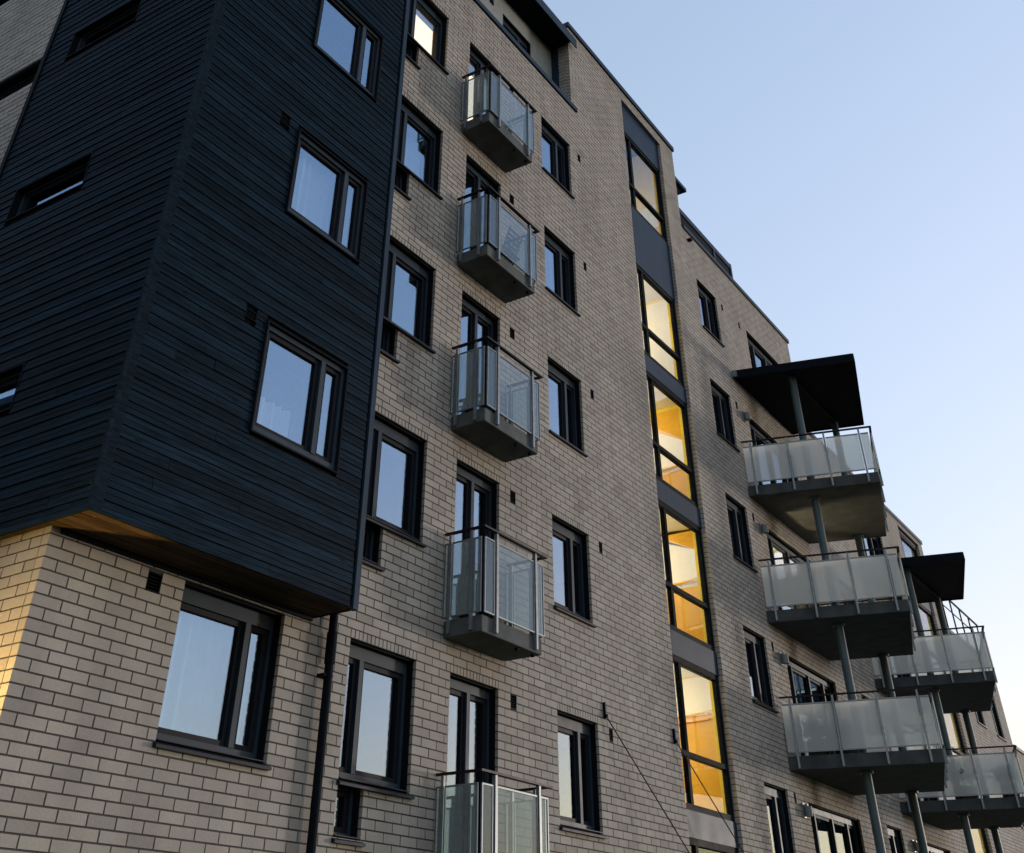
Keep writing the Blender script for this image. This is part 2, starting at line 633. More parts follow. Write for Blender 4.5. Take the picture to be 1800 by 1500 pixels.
MB().box(XL + 0.3, 16.4, 0.51, 13, 17.6, 17.85).build('roof', 'concrete_dk', bld)
MB().box(16.41, 22.1, 0.301, 13, 20.2, 20.45).build('roof', 'concrete_dk', bld)
MB().box(22.35, X1 - 0.3, 0.301, 13, 17.6, 17.85).build('roof', 'concrete_dk', bld)
MB().box(X1, X2, 13, 13.3, -0.1, 15.0).build('back_wall', 'mortar', bld2)
MB().box(X2 - 0.3, X2, 0.301, 13, -0.1, 15.0).build('end_wall', 'mortar', bld2)
MB().box(X1, X2 - 0.3, 0.301, 13, 14.7, 14.95).build('roof', 'concrete_dk', bld2)
MB().box(X2, X4, 13, 13.3, -0.1, 9.2).build('back_wall', 'mortar', bld3)
MB().box(X3 - 0.3, X3, 0.301, 13, -0.1, 12.1).build('end_wall', 'mortar', bld3)
MB().box(X2, X3 - 0.3, 0.301, 13, 11.8, 12.05).build('roof', 'concrete_dk', bld3)
MB().box(X4 - 0.3, X4, 0.301, 13, -0.1, 9.2).build('end_wall', 'mortar', bld3)
MB().box(X3, X4 - 0.3, 0.301, 13, 8.9, 9.15).build('roof', 'concrete_dk', bld3)
# room ceilings between storeys (seen through the panes from below) and a dark inner wall
for k, t in enumerate(WT):
    z = t + 0.22
    MB().box(XL + 0.31, 19.0, 0.302, 12.9, z, z + 0.2).build('ceiling', 'ceiling', bld)
    if k < 4:
        MB().box(21.75, X1 - 0.31, 0.302, 12.9, z, z + 0.2).build('ceiling', 'ceiling', bld)
    if k < 3:
        MB().box(X1 + 0.01, 39.0, 0.302, 12.9, z, z + 0.2).build('ceiling', 'ceiling', bld2)
MB().box(XL + 0.31, 19.0, 4.2, 4.35, 0, 17.5).build('inner_wall', 'room', bld)
for x in (9.8, 11.85, 14.2):
    MB().box(x, x + 0.12, 0.31, 4.19, 0, 17.5).build('inner_wall', 'room', bld)
MB().box(24.75, 24.87, 0.31, 12.9, 0, 17.5).build('inner_wall', 'room', bld)
MB().box(21.8, X1 - 0.32, 4.2, 4.35, 0, 17.5).build('inner_wall', 'room', bld)

# ------------------------------------------------------------------ bricks
single, mass = [], {bld.name: [], bld2.name: [], bld3.name: []}
cand = []


def lay(u0, u1, zb, zt_of, holes, place, owner, lintels=(), full_depth=0.1, ustart=None):
    """rows of bricks on a wall plane; place(u0,u1,z0,z1,d) -> eight corners"""
    us = u0 if ustart is None else ustart
    row = 0
    z = zb
    zmax = max(zt_of(u0 + 0.01), zt_of((u0 + u1) / 2), zt_of(u1 - 0.01), *[zt_of(v) for v in (17, 20, 25)]) if callable(zt_of) else zt_of
    zt = zt_of if callable(zt_of) else (lambda u: zt_of)
    while z < zmax - 0.02:
        za, zb2 = z + JT / 2, z + CH - JT / 2
        zm = (za + zb2) / 2
        blocked = sorted((a, b) for a, b, c, d in holes if c < zm < d)
        lint = [(a, b) for a, b, d in lintels if d - 0.01 < zm < d + CH]
        u = us - (0.5 * BL if row % 2 else 0.0)
        spans = []
        while u < u1:
            spans.append((u, u + BL, False))
            u += BL
        cutters = blocked + lint
        res, raw = [], []
        for a, b, f in spans:
            parts = [(max(a, u0), min(b, u1))]
            for c, d in cutters:
                nxt = []
                for p, q in parts:
                    if d <= p or c >= q:
                        nxt.append((p, q))
                        continue
                    if c > p:
                        nxt.append((p, c))
                    if d < q:
                        nxt.append((d, q))
                parts = nxt
            raw += parts
        raw.sort()
        i = 0
        while i < len(raw):          # no slivers at the jambs: a closer joins the brick beside it
            p, q = raw[i]
            if q - p < 0.075:
                if i and abs(raw[i - 1][1] - p) < 1e-6:
                    raw[i - 1] = (raw[i - 1][0], q)
                    raw.pop(i)
                    continue
                if i + 1 < len(raw) and abs(raw[i + 1][0] - q) < 1e-6:
                    raw[i + 1] = (p, raw[i + 1][1])
                    raw.pop(i)
                    continue
            i += 1
        if True:
            for p, q in raw:
                ea = p if any(abs(p - d) < 1e-4 for c, d in blocked) or abs(p - u0) < 1e-4 else p + JT / 2
                eb = q if any(abs(q - c) < 1e-4 for c, d in blocked) or abs(q - u1) < 1e-4 else q - JT / 2
                if eb - ea > 0.02 and zm < zt(p + 0.01):
                    res.append((ea, eb))
        for a, b in lint:
            k = max(1, round((b - a) / 0.078))
            s = (b - a) / k
            res += [(a + i * s + JT / 2, a + (i + 1) * s - JT / 2) for i in range(k)]
        for a, b in res:
            cand.append((a, b, za, zb2, place, owner, full_depth))
        z += CH
        row += 1


def place_front(a, b, z0, z1, d, off):
    return [(a, off, z0), (b, off, z0), (b, d, z0), (a, d, z0), (a, off, z1), (b, off, z1), (b, d, z1), (a, d, z1)]


def place_left(x):
    def f(a, b, z0, z1, d, off):
        return [(x + off, b, z0), (x + off, a, z0), (x + d, a, z0), (x + d, b, z0), (x + off, b, z1), (x + off, a, z1), (x + d, a, z1), (x + d, b, z1)]
    return f


LINT = [(o[0], o[1], o[3]) for o in OPEN if o[4]]
# seam handling: each building lays its own rows, the bond running on from x = XL
BAY_HIDE = (XL, 9.5, 5.06, 99)
lay(XL, X1, ZB, top_at, FH + [(XL - 1, 9.45, 5.12, 99), (XL - 1, 16.4, 17.925, 99), (22.35, 99, 17.98, 99)], place_front, bld, LINT)
lay(X1, X2, ZB, top_at, FH, place_front, bld2)
lay(X2, X4, ZB, top_at, FH + [(X3, 99, 9.305, 99)], place_front, bld3)
lay(0.108, 13.0, ZB, 17.92, LW_OPEN + [(-1, 3.30, 5.12, 99)], place_left(XL), bld)
lay(0.108, 0.3, 18.05, 20.6, [], place_left(16.4), bld)


def area(c):
    a, b, z0, z1, place, owner, d = c
    pts = place(a, b, z0, z1, d, 0.0)
    q = [proj(*pts[i]) for i in (0, 1, 5, 4)]
    if any(p is None or not (-5 < p[0] < 1805 and -5 < p[1] < 1505) for p in q):
        return 0
    s = 0
    for i in range(4):
        s += q[i][0] * q[(i + 1) % 4][1] - q[(i + 1) % 4][0] * q[i][1]
    return abs(s) / 2


order = sorted(range(len(cand)), key=lambda i: -area(cand[i]))
chosen = set(order[:300])
unit = bpy.data.meshes.new('brick')
unit.from_pydata([(0, 0, 0), (1, 0, 0), (1, 1, 0), (0, 1, 0), (0, 0, 1), (1, 0, 1), (1, 1, 1), (0, 1, 1)], [],
                 [(0, 3, 2, 1), (4, 5, 6, 7), (0, 1, 5, 4), (1, 2, 6, 5), (2, 3, 7, 6), (3, 0, 4, 7)])
unit.materials.append(M['brick1'])
wallo = core[bld.name]
data = {}
for i, c in enumerate(cand):
    a, b, z0, z1, place, owner, d = c
    off = rnd.uniform(-0.0015, 0.0025)
    pts = place(a, b, z0, z1, d, off)
    if i in chosen and owner is bld:
        o = bpy.data.objects.new('brick', unit)
        COL.objects.link(o)
        xs, ys, zs = zip(*pts)
        o.location = (min(xs), min(ys), min(zs))
        o.scale = (max(xs) - min(xs), max(ys) - min(ys), max(zs) - min(zs))
        o.parent = wallo
        o.matrix_parent_inverse = Matrix.Translation(-Vector(wloc(wallo)))
        continue
    v, f, tnt = data.setdefault(owner.name, ([], [], []))
    k = len(v)
    v += pts
    f += [(k, k + 3, k + 2, k + 1), (k + 4, k + 5, k + 6, k + 7), (k, k + 1, k + 5, k + 4), (k + 1, k + 2, k + 6, k + 5), (k + 3, k, k + 4, k + 7)]
    tnt += [rnd.random()] * 8
for bb in (bld, bld2, bld3):
    v, f, tnt = data[bb.name]
    me = bpy.data.meshes.new('brickwork')
    me.from_pydata(v, [], f)
    me.materials.append(M['brick'])
    at = me.attributes.new('tint', 'FLOAT', 'POINT')
    at.data.foreach_set('value', tnt)
    tag(obj('brickwork', me, bb), kind='stuff')

# ------------------------------------------------------------------ parapet caps
CAP = [(bld, 9.4, 16.62, 17.92), (bld, 16.36, 22.40, 20.62), (bld, 22.405, X1 + 0.05, 17.97), (bld2, X1 + 0.06, X2 + 0.05, 15.05), (bld3, X2 + 0.06, X3 + 0.05, 12.15), (bld3, X3 + 0.06, X4 + 0.05, 9.3)]
for bb, a, b, z in CAP:
    if z > 20:
        m = MB().box(a, b, -0.05, 0.36, z + 0.002, z + 0.15).box(a - 0.001, a + 0.36, 0.361, 13.2, z + 0.002, z + 0.149)
        m = MB().box(a, b, -0.05, 0.36, z + 0.002, z + 0.15)
        MB().box(a, a + 0.36, 0.361, 13.2, z + 0.002, z + 0.15).build('parapet_cap', 'cap', bb)
    else:
        m = MB().box(a, b, -0.045, 0.36, z + 0.002, z + 0.13)
    m.build('parapet_cap', 'cap', bb, bevel=0.008)
    if z < 20:
        continue
# pier behind the terrace end and the set-back upper storey
MB().box(16.413, 16.7, 0.301, 12.9, 17.95, 20.62).build('pier', 'mortar', bld)
MB().box(16.395, 16.408, 0.30, 0.5, 18.06, 20.3).build('dark_panel', 'cap', bld)
up = MB()
up.box(6.2, 14.2, 0.5, 0.7, 17.86, 20.2).box(15.42, 16.394, 0.5, 0.7, 17.86, 20.2).box(14.2, 15.42, 0.5, 0.7, 19.48, 20.2).box(14.2, 15.42, 0.5, 0.7, 17.86, 18.15)
up.build('terrace_wall', 'stucco', bld)
MB().box(6.2, 16.39, 0.71, 6, 19.9, 20.05).build('terrace_ceiling', 'room', bld)
MB().box(13.66, 13.80, 0.485, 0.5, 19.36, 19.53).build('vent', 'black', bld)
can = empty('terrace_canopy', (12, 0, 20), bld)
MB().box(5.9, 16.392, -0.10, 13.0, 20.06, 20.24).build('roof_deck', 'black', can)
MB().box(5.9, 16.60, -0.125, -0.102, 19.98, 20.27).build('fascia', 'cap', can)
cb = MB()
y = -0.09
while y < 0.5:
    cb.box(5.95, 16.39, y, y + 0.085, 20.035, 20.058)
    y += 0.1
tag(cb.build('soffit_boards', 'dark_board', can), kind='stuff')
# guard on the roof of the wing, with its end upright
gr = empty('roof_guard', (24, 0.1, 18), bld)
MB().box(22.42, 25.85, 0.02, 0.10, 18.52, 18.68).build('top_rail', 'cap', gr)
MB().box(22.42, 25.8, 0.05, 0.07, 18.14, 18.51).build('mesh_panel', 'black', gr)
for x in (24.62, 25.86):
    MB().box(x, x + 0.1, 0.015, 0.105, 18.105, 18.70 if x > 25 else 18.515).build('post', 'cap', gr)
ev = empty('upper_eave', (23, 0.6, 20), bld)
MB().box(22.37, 23.55, 0.18, 3.0, 19.98, 20.10).build('roof_edge', 'cap', ev)
MB().box(22.37, 23.3, 0.30, 3.0, 19.80, 19.975).build('eave_board', 'black', ev)
MB().box(22.37, 23.1, 0.42, 3.0, 19.62, 19.795).build('eave_board', 'black', ev)
# ------------------------------------------------------------------ windows
cache = {}


def wmesh(key, fn, m):
    if key not in cache:
        b = MB()
        fn(b)
        cache[key] = b.mesh(key[0], m)
    return cache[key]


def rect_frame(b, x0, x1, z0, z1, y0, y1, l, r, t, bo):
    b.box(x0, x0 + l, y0, y1, z0, z1)
    b.box(x1 - r, x1, y0, y1, z0, z1)
    b.box(x0 + l, x1 - r, y0, y1, z1 - t, z1)
    b.box(x0 + l, x1 - r, y0, y1, z0, z0 + bo)


def window(bb, x, z, w, h, splits, name='window', label=None, depth=0.13, sill=True, axis='x', plane=0.0, top=0.14, bot=0.085, liner=0.048, frame='frame', lights=None, glass='glass'):
    """opening w x h with its lower left corner at (x, z) on the facade (or, axis 'y', on the side wall); splits are mullion positions"""
    root = empty(name, (x, plane, z) if axis == 'x' else (plane, x, z), bb)
    if label:
        root['label'] = label
    if axis == 'y':
        tf = lambda p: (p[1], w - p[0], p[2])
    else:
        tf = lambda p: p
    key = (round(w, 3), round(h, 3), tuple(splits), depth, top, bot, axis, liner)
    kids = []

    def part(nm, fn, m):
        kk = (nm,) + key + (m, len(kids))
        if kk not in cache:
            b = MB()
            fn(b)
            b.v = [tf(p) for p in b.v]
            cache[kk] = b.mesh(nm, m)
        o = bpy.data.objects.new(nm, cache[kk])
        COL.objects.link(o)
        o.parent = root
        kids.append(o)
        return o

    def reveal(b):
        b.box(0.0, 0.022, liner, 0.29, 0, h)
        b.box(w - 0.022, w, liner, 0.29, 0, h)
        b.box(0.022, w - 0.022, liner, 0.29, h - 0.02, h)
        b.box(0.022, w - 0.022, liner, 0.29, 0, 0.02)
    part('reveal', reveal, 'reveal')
    f0, f1 = depth, depth + 0.09
    edges = [0.022] + list(splits) + [w - 0.022]
    part('frame', lambda b: rect_frame(b, 0.023, w - 0.023, 0.021, h - 0.021, f0, f1, 0.05, 0.05, top, bot), frame)
    for s in splits:
        part('mullion', lambda b, s=s: b.box(s - 0.036, s + 0.036, f0 - 0.012, f1 - 0.01, 0.021 + bot + 0.001, h - 0.022 - top), frame)
    for i in range(len(edges) - 1):
        a = edges[i] + (0.052 if i == 0 else 0.037)
        c = edges[i + 1] - (0.052 if i == len(edges) - 2 else 0.037)
        z0, z1 = 0.022 + bot, h - 0.023 - top
        part('sash', lambda b, a=a, c=c, z0=z0, z1=z1: rect_frame(b, a, c, z0, z1, f0 + 0.03, f1 + 0.02, 0.062, 0.062, 0.055, 0.055), 'sash')
        p = part('pane', lambda b, a=a, c=c, z0=z0, z1=z1: b.box(a + 0.058, c - 0.058, f0 + 0.062, f0 + 0.068, z0 + 0.05, z1 - 0.05), glass)
    if sill:
        def sl(b):
            b.hexa([(-0.03, -0.055, -0.05), (w + 0.03, -0.055, -0.05), (w + 0.03, -0.002, -0.05), (-0.03, -0.002, -0.05),
                    (-0.03, -0.055, -0.022), (w + 0.03, -0.055, -0.022), (w + 0.03, -0.002, -0.002), (-0.03, -0.002, -0.002)])
            b.box(0.023, w - 0.023, -0.0015, depth - 0.002, 0.0205, 0.03)
        part('sill', sl, 'sill')
    return root


window(bld, 7.565, 3.54, 1.495, 1.46, [1.08], label='wide window with white curtain under the timber bay')
for k, t in enumerate(WT):
    window(bld, 10.2, t - 1.457, 1.3, 1.457, [0.38])
    window(bld, 10.2, t - 1.99, 0.455, 0.531, [], top=0.04, bot=0.05)
    window(bld, 12.24, t - 2.325, 1.15, 2.325, [0.60], name='balcony_door', sill=False, top=0.11, bot=0.12)
    window(bld, 14.98, t - 1.457, 1.235, 1.457, [0.83])
    window(bld, 22.94, t - 1.457, 1.26, 1.457, [0.83])
    if k < 4:
        window(bld, 25.36, t - 2.325, 3.36, 2.225, [0.62, 1.75, 2.75], name='balcony_door', sill=False, top=0.11, bot=0.12)
    if k < 3:
        window(bld2, 30.78, t - 1.457, 1.26, 1.457, [0.83])
        window(bld2, 33.2, t - 2.325, 3.36, 2.225, [0.62, 1.75, 2.75], name='balcony_door', sill=False, top=0.11, bot=0.12)
        window(bld3, 44.6, t - 1.457, 1.3, 1.457, [0.83])
        window(bld3, 47.6, t - 1.457, 1.3, 1.457, [0.83])
window(bld, 26.3, WT[4] - 1.457, 2.6, 1.457, [0.75, 1.7])
window(bld2, 34.1, WT[3] - 1.457, 2.6, 1.457, [0.75, 1.7])
window(bld, 14.2, 18.15, 1.22, 1.33, [0.8], plane=0.46, sill=False)
# timber bay windows (front and narrow strip windows on the side)
TZ = [(6.43, 7.79), (9.345, 10.705), (12.26, 13.62), (15.175, 16.535)]
for a, b in TZ:
    window(bld, 7.5, a, 1.45, b - a, [1.03], plane=-0.655, depth=0.035, liner=-0.012, top=0.06, bot=0.085, sill=False)
for y0, y1, z0, z1 in LW_OPEN:
    if y0 < 3:
        window(bld, y0, z0, y1 - y0, z1 - z0, [], axis='y', plane=5.775, depth=0.10, liner=0.0, top=0.03, bot=0.03, sill=False, label='narrow strip window in the side of the timber bay')
    else:
        window(bld, y0, z0, y1 - y0, z1 - z0, [1.3], axis='y', plane=XL, depth=0.16, top=0.03, bot=0.03, sill=False)

# ------------------------------------------------------------------ vents
def vent(bb, x, z, w, h, plane=0.0):
    root = empty('vent', (x, plane, z), bb)

    def mk(nm, fn, m):
        kk = (nm, round(w, 3), round(h, 3))
        if kk not in cache:
            b = MB()
            fn(b)
            cache[kk] = b.mesh(nm, m)
        o = bpy.data.objects.new(nm, cache[kk])
        COL.objects.link(o)
        o.parent = root
    mk('vent_box', lambda b: rect_frame(b, 0.003, w - 0.003, 0.003, h - 0.003, 0.004, 0.1, 0.01, 0.01, 0.01, 0.01), 'black')

    def slats(b):
        n = 5
        for i in range(n):
            s = 0.015 + (h - 0.03) * i / n
            b.hexa([(0.013, 0.012, s), (w - 0.013, 0.012, s), (w - 0.013, 0.05, s + 0.02), (0.013, 0.05, s + 0.02),
                    (0.013, 0.012, s + 0.006), (w - 0.013, 0.012, s + 0.006), (w - 0.013, 0.05, s + 0.026), (0.013, 0.05, s + 0.026)])
    mk('louvre', slats, 'black')
    mk('back', lambda b: b.box(0.013, w - 0.013, 0.08, 0.095, 0.013, h - 0.013), 'black')


for a, b, c, d, _ in OPEN:
    if d - c < 0.25:
        vent(BOF(a), a, c, b - a, d - c)

# ------------------------------------------------------------------ timber bay
BX0, BX1, BY = 5.78, 9.50, -0.64
bay = empty('timber_bay', (7.6, -0.3, 5.06), bld)
cor = holes_core(BX0 + 0.03, BX1 - 0.01, 5.09, 21.2, BY + 0.026, -0.01, [(7.5, 8.95, a, b) for a, b in TZ], 0.0)
s2 = holes_core(-0.009, 3.28, 5.09, 21.2, BX0 + 0.026, XL + 0.002, [h for h in LW_OPEN if h[0] < 3], 0.0)
k = len(cor.v)
cor.v += [(y, x, z) for x, y, z in s2.v]
cor.f += [tuple(reversed([i + k for i in f])) for f in s2.f]
cor.build('backing', 'bay_core', bay)
PIT = 0.1215


def board(parts, z, side, store):
    """one board: bottom lip proud, shallow groove half way up, top tucked under the next; slightly uneven"""
    h = PIT - (0.006 if side == 'f' else 0.011)
    for a, b in parts:
        j = jr.uniform(-0.0025, 0.0025)
        prof = [(-0.004 + j, 0.0), (0.0 + j, 0.47 * h), (0.008, 0.495 * h), (0.001 + j, 0.52 * h), (0.006 + j, h), (0.024, h), (0.024, 0.0)]
        m = MB()
        n = len(prof)
        for e in (a, b):
            dz = jr.uniform(-0.0012, 0.0012)
            for o, u in prof:
                m.v.append((e, BY + o, z + u + dz) if side == 'f' else (BX0 + o, e, z + u + dz))
        fs = [(i, (i + 1) % n, n + (i + 1) % n, n + i) for i in range(n)] + [tuple(reversed(range(n))), tuple(range(n, 2 * n))]
        m.f = fs if side == 's' else [tuple(reversed(f)) for f in fs]
        store(m)


def cut(a, b, z, h, hs):
    parts = [(a, b)]
    for c, d, e, f in hs:
        if f > z + 0.02 and e < z + h - 0.02:
            nx = []
            for p, q in parts:
                if d <= p or c >= q:
                    nx.append((p, q))
                else:
                    if c > p:
                        nx.append((p, c))
                    if d < q:
                        nx.append((d, q))
            parts = nx
    return parts


fh = [(7.5, 8.95, a, b) for a, b in TZ]
vz = [(7.155, 7.335, a - 0.115, a) for a in (7.795, 10.71, 13.62)]
sh = [(1.1, 2.6, z0, z1) for y0, y1, z0, z1 in LW_OPEN if y0 < 3]
rest_f, rest_s = MB(), MB()
jr = random.Random(21)
z = 5.065
while z < 21.1:
    for side, a, b, hs in (('f', BX0 + 0.028, BX1 - 0.10, fh + vz), ('s', BY + 0.026, 3.14, sh)):
        parts = cut(a, b, z, PIT, hs)
        if jr.random() < 0.33:
            p, q = max(parts, key=lambda e: e[1] - e[0])
            if q - p > 1.5:
                c = jr.uniform(p + 0.5, q - 0.5)
                parts = [e for e in parts if e != (p, q)] + [(p, c - 0.0025), (c + 0.0025, q)]
        if z < 15.4:
            board(parts, z, side, lambda m, side=side: m.build('board', 'board_x' if side == 'f' else 'board_y', bay))
        else:
            tgt = rest_f if side == 'f' else rest_s

            def st(m, tgt=tgt):
                k = len(tgt.v)
                tgt.v += m.v
                tgt.f += [tuple(i + k for i in f) for f in m.f]
            board(parts, z, side, st)
    z += PIT
tag(rest_f.build('upper_boards', 'board_x', bay), kind='stuff')
tag(rest_s.build('upper_boards', 'board_y', bay), kind='stuff')
MB().box(BX0 - 0.016, BX0 + 0.0275, BY - 0.016, BY + 0.0255, 5.058, 21.15).build('corner_trim', 'board_x', bay)
MB().box(BX0 + 0.0285, BX0 + 0.12, BY - 0.012, BY - 0.005, 5.06, 21.15).build('corner_board', 'board_x', bay)
MB().box(BX1 - 0.055, BX1 + 0.03, BY - 0.014, BY + 0.06, 5.055, 21.15).build('edge_trim', 'cap', bay)
MB().box(BX1 - 0.005, BX1 + 0.015, BY + 0.061, -0.002, 5.058, 21.15).build('side_lining', 'black', bay)
MB().box(BX0 - 0.02, BX0 + 0.03, 3.15, 3.21, 5.06, 21.15).build('edge_trim', 'black', bay)
MB().tube((5.84, 3.30, 2.6), (5.84, 3.30, 17.6), 0.045).build('downpipe', 'black', bld)
for i in range(5):
    y0 = BY + 0.03 + i * 0.122
    MB().box(BX0 + 0.03, BX1 - 0.02, y0, y0 + 0.114, 5.062, 5.085).build('soffit_board', 'soffit', bay)
MB().box(BX0 + 0.03, XL - 0.01, -0.0, 3.13, 5.062, 5.085).build('soffit_board', 'soffit', bay)
MB().box(XL + 0.1, BX1 - 0.02, -0.034, -0.004, 5.02, 5.06).build('soffit_bead', 'black', bay)
for a, b, c, d in vz:
    vent(bld, a, c, b - a, d - c, plane=BY - 0.006)

# downpipe beside the bay, bracketed to the brick
dp = empty('downpipe', (9.77, -0.09, 0), bld)
MB().tube((9.77, -0.09, 0.1), (9.77, -0.09, 8.0), 0.05, 14).build('pipe', 'black', dp)
MB().tube((9.77, -0.09, 4.62), (9.77, -0.09, 4.95), 0.062, 14).build('collar', 'black', dp)
for zz in (4.48, 2.2):
    MB().box(9.68, 9.83, -0.11, 0.0, zz, zz + 0.03).build('bracket', 'black', dp)

# ------------------------------------------------------------------ small balconies
def small_balcony(k, zb):
    root = empty('balcony', (12.05, 0, zb), bld)

    def part(nm, fn, m, bevel=0):
        kk = ('bal_' + nm, m, fn.__defaults__)
        b = MB()
        fn(b)
        o = obj(nm, b.mesh(nm, m), None, bevel=bevel)
        o.parent = root
        return o
    W, D = 1.5, -0.62
    part('slab', lambda b: b.box(0, W, D, -0.004, 0, 0.21), 'concrete', 0.012)
    for x in (0.29, 1.30):
        part('post', lambda b, x=x: b.box(x - 0.022, x + 0.022, D - 0.055, D - 0.003, 0.03, 1.325), 'galv')
    for s, y in ((0, -0.10), (0, -0.46), (1, -0.10), (1, -0.46)):
        xx = -0.045 if s == 0 else W + 0.003
        part('post', lambda b, xx=xx, y=y: b.box(xx, xx + 0.042, y - 0.02, y + 0.02, 0.03, 1.325), 'galv')

    def rail(b):
        b.box(-0.06, W + 0.09, D - 0.075, D - 0.015, 1.326, 1.352)
        b.box(-0.06, -0.005, D - 0.0149, -0.01, 1.326, 1.352)
        b.box(W + 0.035, W + 0.09, D - 0.0149, -0.01, 1.326, 1.352)
    part('handrail', rail, 'rail')
    segs = [(0.005, 0.245, 'f'), (0.325, 1.265, 'f'), (1.335, W + 0.02, 'f')]
    segs += [(-0.09 + 0.018, -0.005, s) for s in 'lr'] + [(-0.43, -0.13, s) for s in 'lr'] + [(-0.615, -0.49, s) for s in 'lr']
    for a, c, s in segs:
        def fr(b, a=a, c=c, s=s):
            t = 0.018
            B = MB()
            rect_frame(B, a, c, 0.235, 1.215, 0, 0.022, t, t, t, t)
            if s == 'f':
                b.v = [(x, y + D - 0.04, z) for x, y, z in B.v]
            else:
                ox = -0.035 if s == 'l' else W + 0.013
                b.v = [(y + ox, x, z) for x, y, z in B.v]
            b.f = B.f
        part('panel_frame', fr, 'galv')

        def gl(b, a=a, c=c, s=s):
            if s == 'f':
                b.box(a + 0.017, c - 0.017, D - 0.033, D - 0.025, 0.252, 1.198)
            else:
                ox = -0.028 if s == 'l' else W + 0.02
                b.box(ox, ox + 0.008, a + 0.017, c - 0.017, 0.252, 1.198)
        if c - a > 0.06:
            part('glass_panel', gl, 'film_glass')
    for x in (0.95, 1.36):
        part('anchor', lambda b, x=x: b.box(x, x + 0.03, D + 0.05, D + 0.1, -0.035, -0.001), 'black')


for k, zb in enumerate(SLAB):
    small_balcony(k, zb)

# ------------------------------------------------------------------ large turned balconies
P0, P1, P2, P3 = (24.5, -0.004), (25.35, -3.0), (29.2, -1.95), (28.65, -0.004)


def lerp(p, q, t):
    return (p[0] + (q[0] - p[0]) * t, p[1] + (q[1] - p[1]) * t)


def inset(p, q, d, t0=0.0, t1=1.0):
    """plan segment p-q moved by d to its left"""
    v = Vector((q[0] - p[0], q[1] - p[1])).normalized()
    n = (-v.y * d, v.x * d)
    a, b = lerp(p, q, t0), lerp(p, q, t1)
    return (a[0] + n[0], a[1] + n[1]), (b[0] + n[0], b[1] + n[1])


def big_balcony(bb, ox, zb):
    P = [(p[0] + ox, p[1]) for p in (P0, P1, P2, P3)]
    root = empty('balcony', (P[0][0], 0, zb), bb)

    def part(nm, b, m, bevel=0):
        o = obj(nm, b.mesh(nm, m), root, bevel=bevel)
        return o
    part('slab', MB().prism(P, zb, zb + 0.255), 'concrete_dk', 0.012)
    hr = MB()
    for a, c in ((0, 1), (1, 2), (2, 3)):
        p, q = inset(P[a], P[c], -0.045)
        d = Vector((q[0] - p[0], q[1] - p[1])).normalized() * 0.06
        hr.wallbox((p[0] - (d.x if a else 0), p[1] - (d.y if a else 0)), (q[0] + (d.x if c < 3 else 0), q[1] + (d.y if c < 3 else 0)), 0.055, zb + 1.352 + 0.0004 * a, zb + 1.382 + 0.0004 * a)
    part('handrail', hr, 'rail')
    for a, c, fr in ((0, 1, (0.07, 0.36, 0.65, 0.92)), (1, 2, (0.08, 0.36, 0.64, 0.92)), (2, 3, (0.1, 0.5, 0.9))):
        L = math.dist(P[a], P[c])
        for t in fr:
            p, q = inset(P[a], P[c], -0.045, t - 0.022 / L, t + 0.022 / L)
            part('post', MB().wallbox(p, q, 0.05, zb + 0.02, zb + 1.35), 'galv')
        ts = [0.0] + list(fr) + [1.0]
        for i in range(len(ts) - 1):
            t0, t1 = ts[i] + 0.03 / L, ts[i + 1] - 0.03 / L
            if (t1 - t0) * L < 0.08:
                continue
            p, q = inset(P[a], P[c], -0.04, t0, t1)
            part('glass_panel', MB().wallbox(p, q, 0.010, zb + 0.335, zb + 1.205), 'frosted')
            part('panel_frame', MB().wallbox(p, q, 0.03, zb + 0.31, zb + 0.334), 'galv')
            part('panel_frame', MB().wallbox(p, q, 0.03, zb + 1.206, zb + 1.235), 'galv')
    return P


def columns(bb, ox, ztop):
    for x, y in ((25.46, -1.32), (28.72, -1.32)):
        c = empty('column', (x + ox, y, 0), bb)
        obj('shaft', MB().tube((x + ox, y, 0), (x + ox, y, ztop), 0.095, 20).mesh('shaft', 'column'), c)
        for zb in SLAB:
            if zb < ztop - 1:
                obj('collar', MB().tube((x + ox, y, zb - 0.05), (x + ox, y, zb - 0.004), 0.15, 20).mesh('collar', 'column'), c)


def canopy(bb, ox, z):
    C = [(24.62 + ox, -0.004), (25.42 + ox, -3.02), (29.35 + ox, -1.97), (28.85 + ox, -0.004)]
    root = empty('canopy', (C[0][0], 0, z), bb)
    obj('deck', MB().prism(C, z + 0.03, z + 0.17).mesh('deck', 'black'), root)
    f = MB()
    for a, c in ((0, 1), (1, 2), (2, 3)):
        p, q = inset(C[a], C[c], -0.012)
        f.wallbox(p, q, 0.022, z - 0.03 + 0.0005 * a, z + 0.19 + 0.0005 * a)
    obj('fascia', f.mesh('fascia', 'black'), root)
    b = MB()
    n = 30
    for i in range(n):
        t0, t1 = (i + 0.08) / n, (i + 0.92) / n
        p0, p1 = lerp(C[0], C[3], t0), lerp(C[0], C[3], t1)
        q0, q1 = lerp(C[1], C[2], t0), lerp(C[1], C[2], t1)
        b.prism([p0, q0, q1, p1], z + 0.004, z + 0.029)
    tag(obj('soffit_boards', b.mesh('soffit_boards', 'dark_board'), root), kind='stuff')
    p, q = (25.46 + ox, -1.32), (28.72 + ox, -1.32)
    obj('beam', MB().wallbox(p, q, 0.1, z - 0.06, z + 0.003).mesh('beam', 'black'), root)
    obj('gutter', MB().box(C[0][0] - 0.1, C[0][0] - 0.03, -0.14, -0.01, z - 0.02, z + 0.12).mesh('gutter', 'galv'), root)


